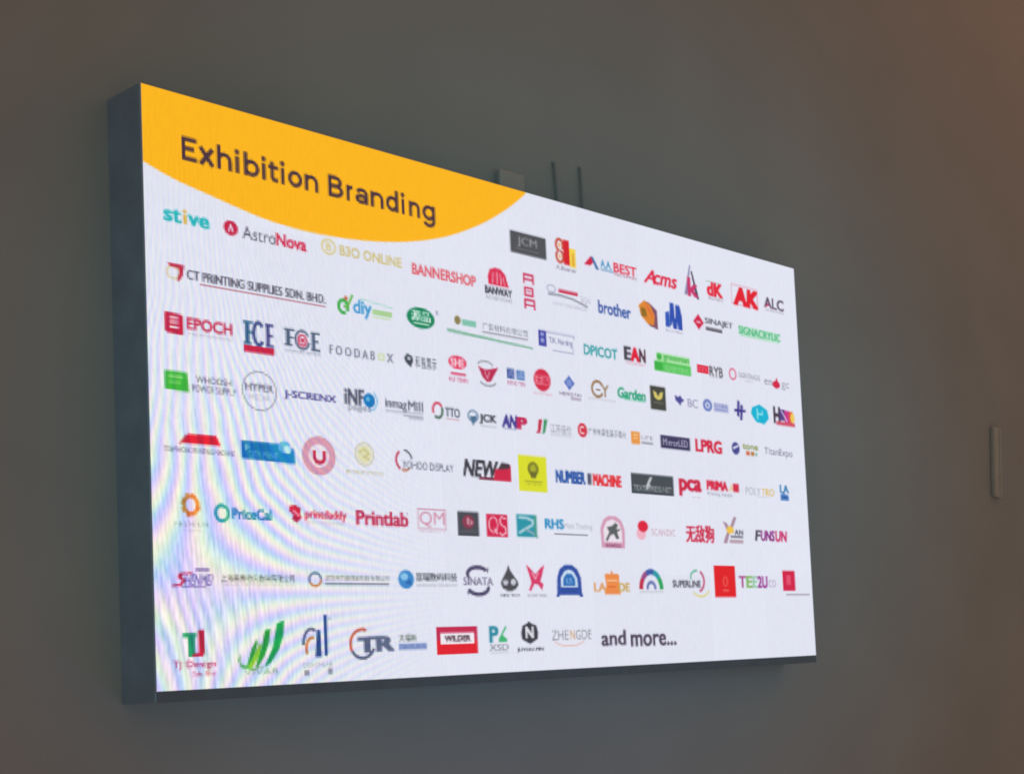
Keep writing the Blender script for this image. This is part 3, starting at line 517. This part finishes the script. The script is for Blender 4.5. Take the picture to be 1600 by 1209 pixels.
LOGO("grey blue letters in a red and navy crescent", (0.9348, 2.2675, 0.4409, 0.1356), [A(.16,.5,.15,.48,.1,'c8583c',150,290), A(.16,.5,.15,.48,.1,'4a5272',20,150), P([(.1,.28),(.34,.26),(.33,.38),(.26,.38),(.26,.8),(.18,.8),(.18,.4),(.1,.4)],'56607e'), T('R',.35,.28,.55,.76,'5c6684',.06), T('天瑞新',.63,.22,.86,.46,'76847c',.03), R(.62,.54,1,.76,'8fa0cc'), T('TIANRUIXIN',.64,.57,.98,.73,'5c72b0',.03)])
LOGO("red sign with a white name plate", (1.4336, 2.2672, 0.2554, 0.1327), [R(0,0,1,.5,'c22a50'), R(0,.5,1,1,'de1f2c'), R(.1,.22,.92,.62,'efe9f0'), T('WILDER',.2,.32,.82,.52,'5a3f4c',.05)])
LOGO("teal and green letters over grey capitals", (1.7634, 2.2640, 0.1267, 0.1397), [T('P',.05,.06,.46,.6,'2f8ca0',.05), P([(.5,.5),(.86,.04),(.94,.08),(.7,.36),(.94,.5),(.94,.6),(.5,.6)],'3fb270'), T('XSD',0,.68,1,.9,'8a8e9a',.02), R(0,.96,1,.99,'a4a8b2')])
LOGO("black hexagon emblem over a dark caption", (1.9466, 2.2479, 0.1810, 0.1558), [P([(.48,.0),(.58,.08),(.76,.14),(.82,.36),(.8,.58),(.62,.68),(.5,.74),(.38,.68),(.2,.58),(.18,.36),(.24,.14),(.4,.08)],'3d3c46'), T('N',.36,.2,.64,.54,'dcdce6',.06), T('JUYOU-MN',0,.86,1,1,'55535f',.03)])
LOGO("thin grey and gold capitals with an orange smile", (2.1900, 2.2959, 0.2907, 0.0870), [T('ZHE',0,.02,.42,.6,'8d8f98',.01), T('N',.46,.02,.58,.6,'c89a62',.01), T('GDE',.6,.02,1,.6,'8a8d90',.01), A(.44,.5,.4,.48,.06,'e2ac98',20,160)])
LOGO("dark lower case first closing word", (2.5581, 2.3071, 0.1846, 0.0794), [T('and',0,0,1,1,'4b3f55',.02)])
LOGO("dark lower case last closing word with dots", (2.7874, 2.3329, 0.3715, 0.0640), [T('more...',0,0,1,1,'4b3f55',.02)])


# text outlines come from Blender's own built-in lettering: all curves first, one update
texts = []
for li, (label, rect, elems, name) in enumerate(LOGOS):
    for ei, e in enumerate(elems):
        if e[0] == 'T':
            cu = bpy.data.curves.new('lettering', 'FONT')
            cu.body = e[1]
            cu.resolution_u = 3 if rect[3] < 0.2 else 5
            cu.shear = e[8]
            to = bpy.data.objects.new('lettering', cu)
            COL.objects.link(to)
            texts.append((li, ei, to))
bpy.context.view_layer.update()
dg = bpy.context.evaluated_depsgraph_get()
glyphs = {}
for li, ei, to in texts:
    ev = to.evaluated_get(dg)
    me = ev.to_mesh()
    glyphs[(li, ei)] = ([(v.co.x, v.co.y) for v in me.vertices], [tuple(p.vertices) for p in me.polygons])
    ev.to_mesh_clear()
for li, ei, to in texts:
    cu = to.data
    bpy.data.objects.remove(to)
    bpy.data.curves.remove(cu)


def stroke(pts, w):
    """a flat ribbon with mitred joints"""
    n = len(pts)
    closed = (abs(pts[0][0] - pts[-1][0]) + abs(pts[0][1] - pts[-1][1])) < 1e-6
    lo, ro = [], []
    for i in range(n):
        ds = []
        if i > 0:
            ds.append((pts[i][0] - pts[i - 1][0], pts[i][1] - pts[i - 1][1]))
        elif closed:
            ds.append((pts[0][0] - pts[-2][0], pts[0][1] - pts[-2][1]))
        if i < n - 1:
            ds.append((pts[i + 1][0] - pts[i][0], pts[i + 1][1] - pts[i][1]))
        elif closed:
            ds.append((pts[1][0] - pts[0][0], pts[1][1] - pts[0][1]))
        ns = []
        for d in ds:
            l = math.hypot(*d) or 1e-9
            ns.append((-d[1] / l, d[0] / l))
        nx = sum(v[0] for v in ns)
        ny = sum(v[1] for v in ns)
        l = math.hypot(nx, ny) or 1e-9
        nx, ny = nx / l, ny / l
        k = 1 / max(0.5, nx * ns[0][0] + ny * ns[0][1])
        lo.append((pts[i][0] + nx * k * w / 2, pts[i][1] + ny * k * w / 2))
        ro.append((pts[i][0] - nx * k * w / 2, pts[i][1] - ny * k * w / 2))
    return lo + ro, [(i, i + 1, n + i + 1, n + i) for i in range(n - 1)]


PITCH = 0.5 / 60           # one diode
SUB = 5                     # samples across a diode


def inside(pts, X, Y):
    r = np.zeros(X.shape, bool)
    n = len(pts)
    for i in range(n):
        (x0, y0), (x1, y1) = pts[i], pts[(i + 1) % n]
        if y0 == y1:
            continue
        r ^= ((y0 > Y) != (y1 > Y)) & (X < x0 + (Y - y0) * (x1 - x0) / (y1 - y0))
    return r


def rgb(h):
    return np.array([int(h[i:i + 2], 16) / 255 for i in (0, 2, 4)])


for li, (label, (x, y, w, h), elems, name) in enumerate(LOGOS):
    # gather the flat shapes in screen metres (y down)
    shapes = []
    for ei, e in enumerate(elems):
        if e[0] == 'T':
            gv, gf = glyphs[(li, ei)]
            _, t, ax, ay, bx, by, c, bold, _ = e
            if not gv:
                continue
            gx0, gx1 = min(v[0] for v in gv), max(v[0] for v in gv)
            gy0, gy1 = min(v[1] for v in gv), max(v[1] for v in gv)
            sx = (bx - ax) * w / max(1e-6, gx1 - gx0)
            sy = (by - ay) * h / max(1e-6, gy1 - gy0)
            pts = [(x + ax * w + (v[0] - gx0) * sx, y + ay * h + (gy1 - v[1]) * sy) for v in gv]
            shapes.append(([[pts[k] for k in f] for f in gf], c, ((bold * 0.75 + 0.004) * sx, bold * 0.55 * sy)))
        elif e[0] == 'P':
            shapes.append(([[(x + q[0] * w, y + q[1] * h) for q in e[1]]], e[2], None))
        else:
            pts, fs = stroke([(x + q[0] * w, y + q[1] * h) for q in e[1]], e[2] * h)
            shapes.append(([[pts[k] for k in f] for f in fs], e[3], None))
    allp = [q for sh in shapes for f in sh[0] for q in f]
    c0 = max(0, int(min(q[0] for q in allp) / PITCH) - 1)
    c1 = min(int(W / PITCH + .5), int(max(q[0] for q in allp) / PITCH) + 2)
    r0 = max(0, int(min(q[1] for q in allp) / PITCH) - 1)
    r1 = min(int(H / PITCH + .5), int(max(q[1] for q in allp) / PITCH) + 2)
    nx, ny, st = (c1 - c0) * SUB, (r1 - r0) * SUB, PITCH / SUB
    gx = c0 * PITCH + (np.arange(nx) + .5) * st
    gy = r0 * PITCH + (np.arange(ny) + .5) * st
    paper = rgb('fbb518' if name == 'heading' else 'e1e3f1')
    img = np.tile(paper, (ny, nx, 1))
    hit = np.zeros((ny, nx), bool)
    for polys, c, bold in shapes:
        mask = np.zeros((ny, nx), bool)
        for f in polys:
            xs, ys = [q[0] for q in f], [q[1] for q in f]
            i0, i1 = np.searchsorted(gx, (min(xs), max(xs)))
            j0, j1 = np.searchsorted(gy, (min(ys), max(ys)))
            if i1 > i0 and j1 > j0:
                X, Y = np.meshgrid(gx[i0:i1], gy[j0:j1])
                mask[j0:j1, i0:i1] |= inside(f, X, Y)
        if bold:
            bx_, by_ = int(round(bold[0] / st)), int(round(bold[1] / st))
            src = mask.copy()
            for d in range(1, bx_ + 1):
                mask[:, d:] |= src[:, :-d]
                mask[:, :-d] |= src[:, d:]
            src = mask.copy()
            for d in range(1, by_ + 1):
                mask[d:] |= src[:-d]
                mask[:-d] |= src[d:]
        img[mask] = rgb(c)
        hit |= mask
    cell = img.reshape(r1 - r0, SUB, c1 - c0, SUB, 3).mean((1, 3))
    cov = hit.reshape(r1 - r0, SUB, c1 - c0, SUB).mean((1, 3))
    q = np.round(cell * 63).astype(int)
    key = q[:, :, 0] * 4096 + q[:, :, 1] * 64 + q[:, :, 2]
    key[cov < 0.05] = -1
    # lit diodes, neighbours of one colour joined along a row
    verts, faces, cols = [], [], []
    vid = {}

    def vert(cx, cy):
        if (cx, cy) not in vid:
            vid[(cx, cy)] = len(verts)
            verts.append((cx * PITCH - x - w / 2, dep, h / 2 + y - cy * PITCH))
        return vid[(cx, cy)]

    dep = {'banner': -0.0006, 'heading': -0.0018}.get(name, -0.0012)
    for r in range(r1 - r0):
        c = 0
        row = key[r]
        while c < c1 - c0:
            if row[c] < 0:
                c += 1
                continue
            e = c
            while e + 1 < c1 - c0 and row[e + 1] == row[c]:
                e += 1
            faces.append((vert(c0 + c, r0 + r + 1), vert(c0 + e + 1, r0 + r + 1), vert(c0 + e + 1, r0 + r), vert(c0 + c, r0 + r)))
            cols.append(tuple(s2l(v) for v in cell[r, c]) + (1.0,))
            c = e + 1
    me = bpy.data.meshes.new(name)
    me.from_pydata(verts, [], faces)
    at = me.color_attributes.new('Col', 'FLOAT_COLOR', 'CORNER')
    at.data.foreach_set('color', np.repeat(np.array(cols, 'f'), 4, axis=0).ravel())
    me.materials.append(MAT_PRINT)
    me.update()
    o = bpy.data.objects.new(name, me)
    COL.objects.link(o)
    o.parent = screen
    o.location = (x + w / 2, 0, H - y - h / 2)
    o['label'] = label

# ---------------------------------------------------------------- small things on the wall
jb = thing('junction_box', 'pale grey box on the wall peeking over the top edge of the screen', 'box', (2.262, DEPTH, 4.03))
bm = bmesh.new()
box_bm(bm, -0.090, 0.090, -0.045, -0.012, 0, 0.262, 0.012, 3)
obj('cover', bm, MAT_BOX, jb, smooth=False)
bm = bmesh.new()
box_bm(bm, -0.082, 0.082, -0.012, -0.001, 0.010, 0.252, 0.003)
obj('back_plate', bm, MAT_BOX, jb)


def cable(x_top, x_bot, z_top, label):
    t = thing('cable', label, 'cable', (x_bot, DEPTH, 3.9), 'cables hanging behind the screen')
    pts = [(x_top - x_bot, 0.02, z_top - 3.9), (x_top - x_bot, -0.010, z_top - 3.905), (x_top - x_bot, -0.013, z_top - 3.93)]
    for k in range(1, 9):
        f = k / 8
        pts.append(((x_top - x_bot) * (1 - f), -0.013 - 0.006 * math.sin(f * 2), (z_top - 3.93) * (1 - f)))
    bm = bmesh.new()
    rings = []
    for i, p in enumerate(pts):
        d = (Vector(pts[min(i + 1, len(pts) - 1)]) - Vector(pts[max(i - 1, 0)])).normalized()
        u = d.cross(Vector((1, 0.01, 0))).normalized()
        v = d.cross(u)
        rings.append([bm.verts.new(Vector(p) + 0.0075 * (u * math.cos(k * math.tau / 10) + v * math.sin(k * math.tau / 10))) for k in range(10)])
    for r0, r1 in zip(rings, rings[1:]):
        for k in range(10):
            bm.faces.new((r0[k], r0[(k + 1) % 10], r1[(k + 1) % 10], r1[k]))
    bmesh.ops.recalc_face_normals(bm, faces=bm.faces)
    obj('cord', bm, MAT_CABLE, t, smooth=True)
    bm = bmesh.new()
    bmesh.ops.create_cone(bm, cap_ends=True, segments=16, radius1=0.0115, radius2=0.010, depth=0.008, matrix=Matrix.Translation((x_top - x_bot, -0.005, z_top - 3.903)) @ Matrix.Rotation(math.pi / 2, 4, 'X'))
    obj('grommet', bm, MAT_CABLE, t)


cable(2.613, 2.627, 4.43, 'dark cable above the screen nearer the pale box')
cable(2.820, 2.815, 4.45, 'dark cable above the screen farther right from the pale box')

fx = thing('wall_fixture', 'narrow pale upright fixture on the wall right of the screen', 'fixture', (7.432, DEPTH, 2.79))
fx.rotation_euler = (0, math.radians(6.0), 0)
bm = bmesh.new()
box_bm(bm, -0.064, 0.064, -0.032, -0.001, 0.012, 0.57, 0.006, 2)
obj('housing', bm, MAT_FIXTURE, fx)
for sx in (-0.046, 0.046):
    bm = bmesh.new()
    box_bm(bm, sx - 0.013, sx + 0.013, -0.037, -0.0315, 0.03, 0.555, 0.002, 2)
    obj('rail', bm, MAT_FIXTURE, fx)
bm = bmesh.new()
box_bm(bm, -0.066, 0.066, -0.035, -0.002, -0.004, 0.0115, 0.003, 2)
obj('end_cap', bm, MAT_FIXTURE, fx)
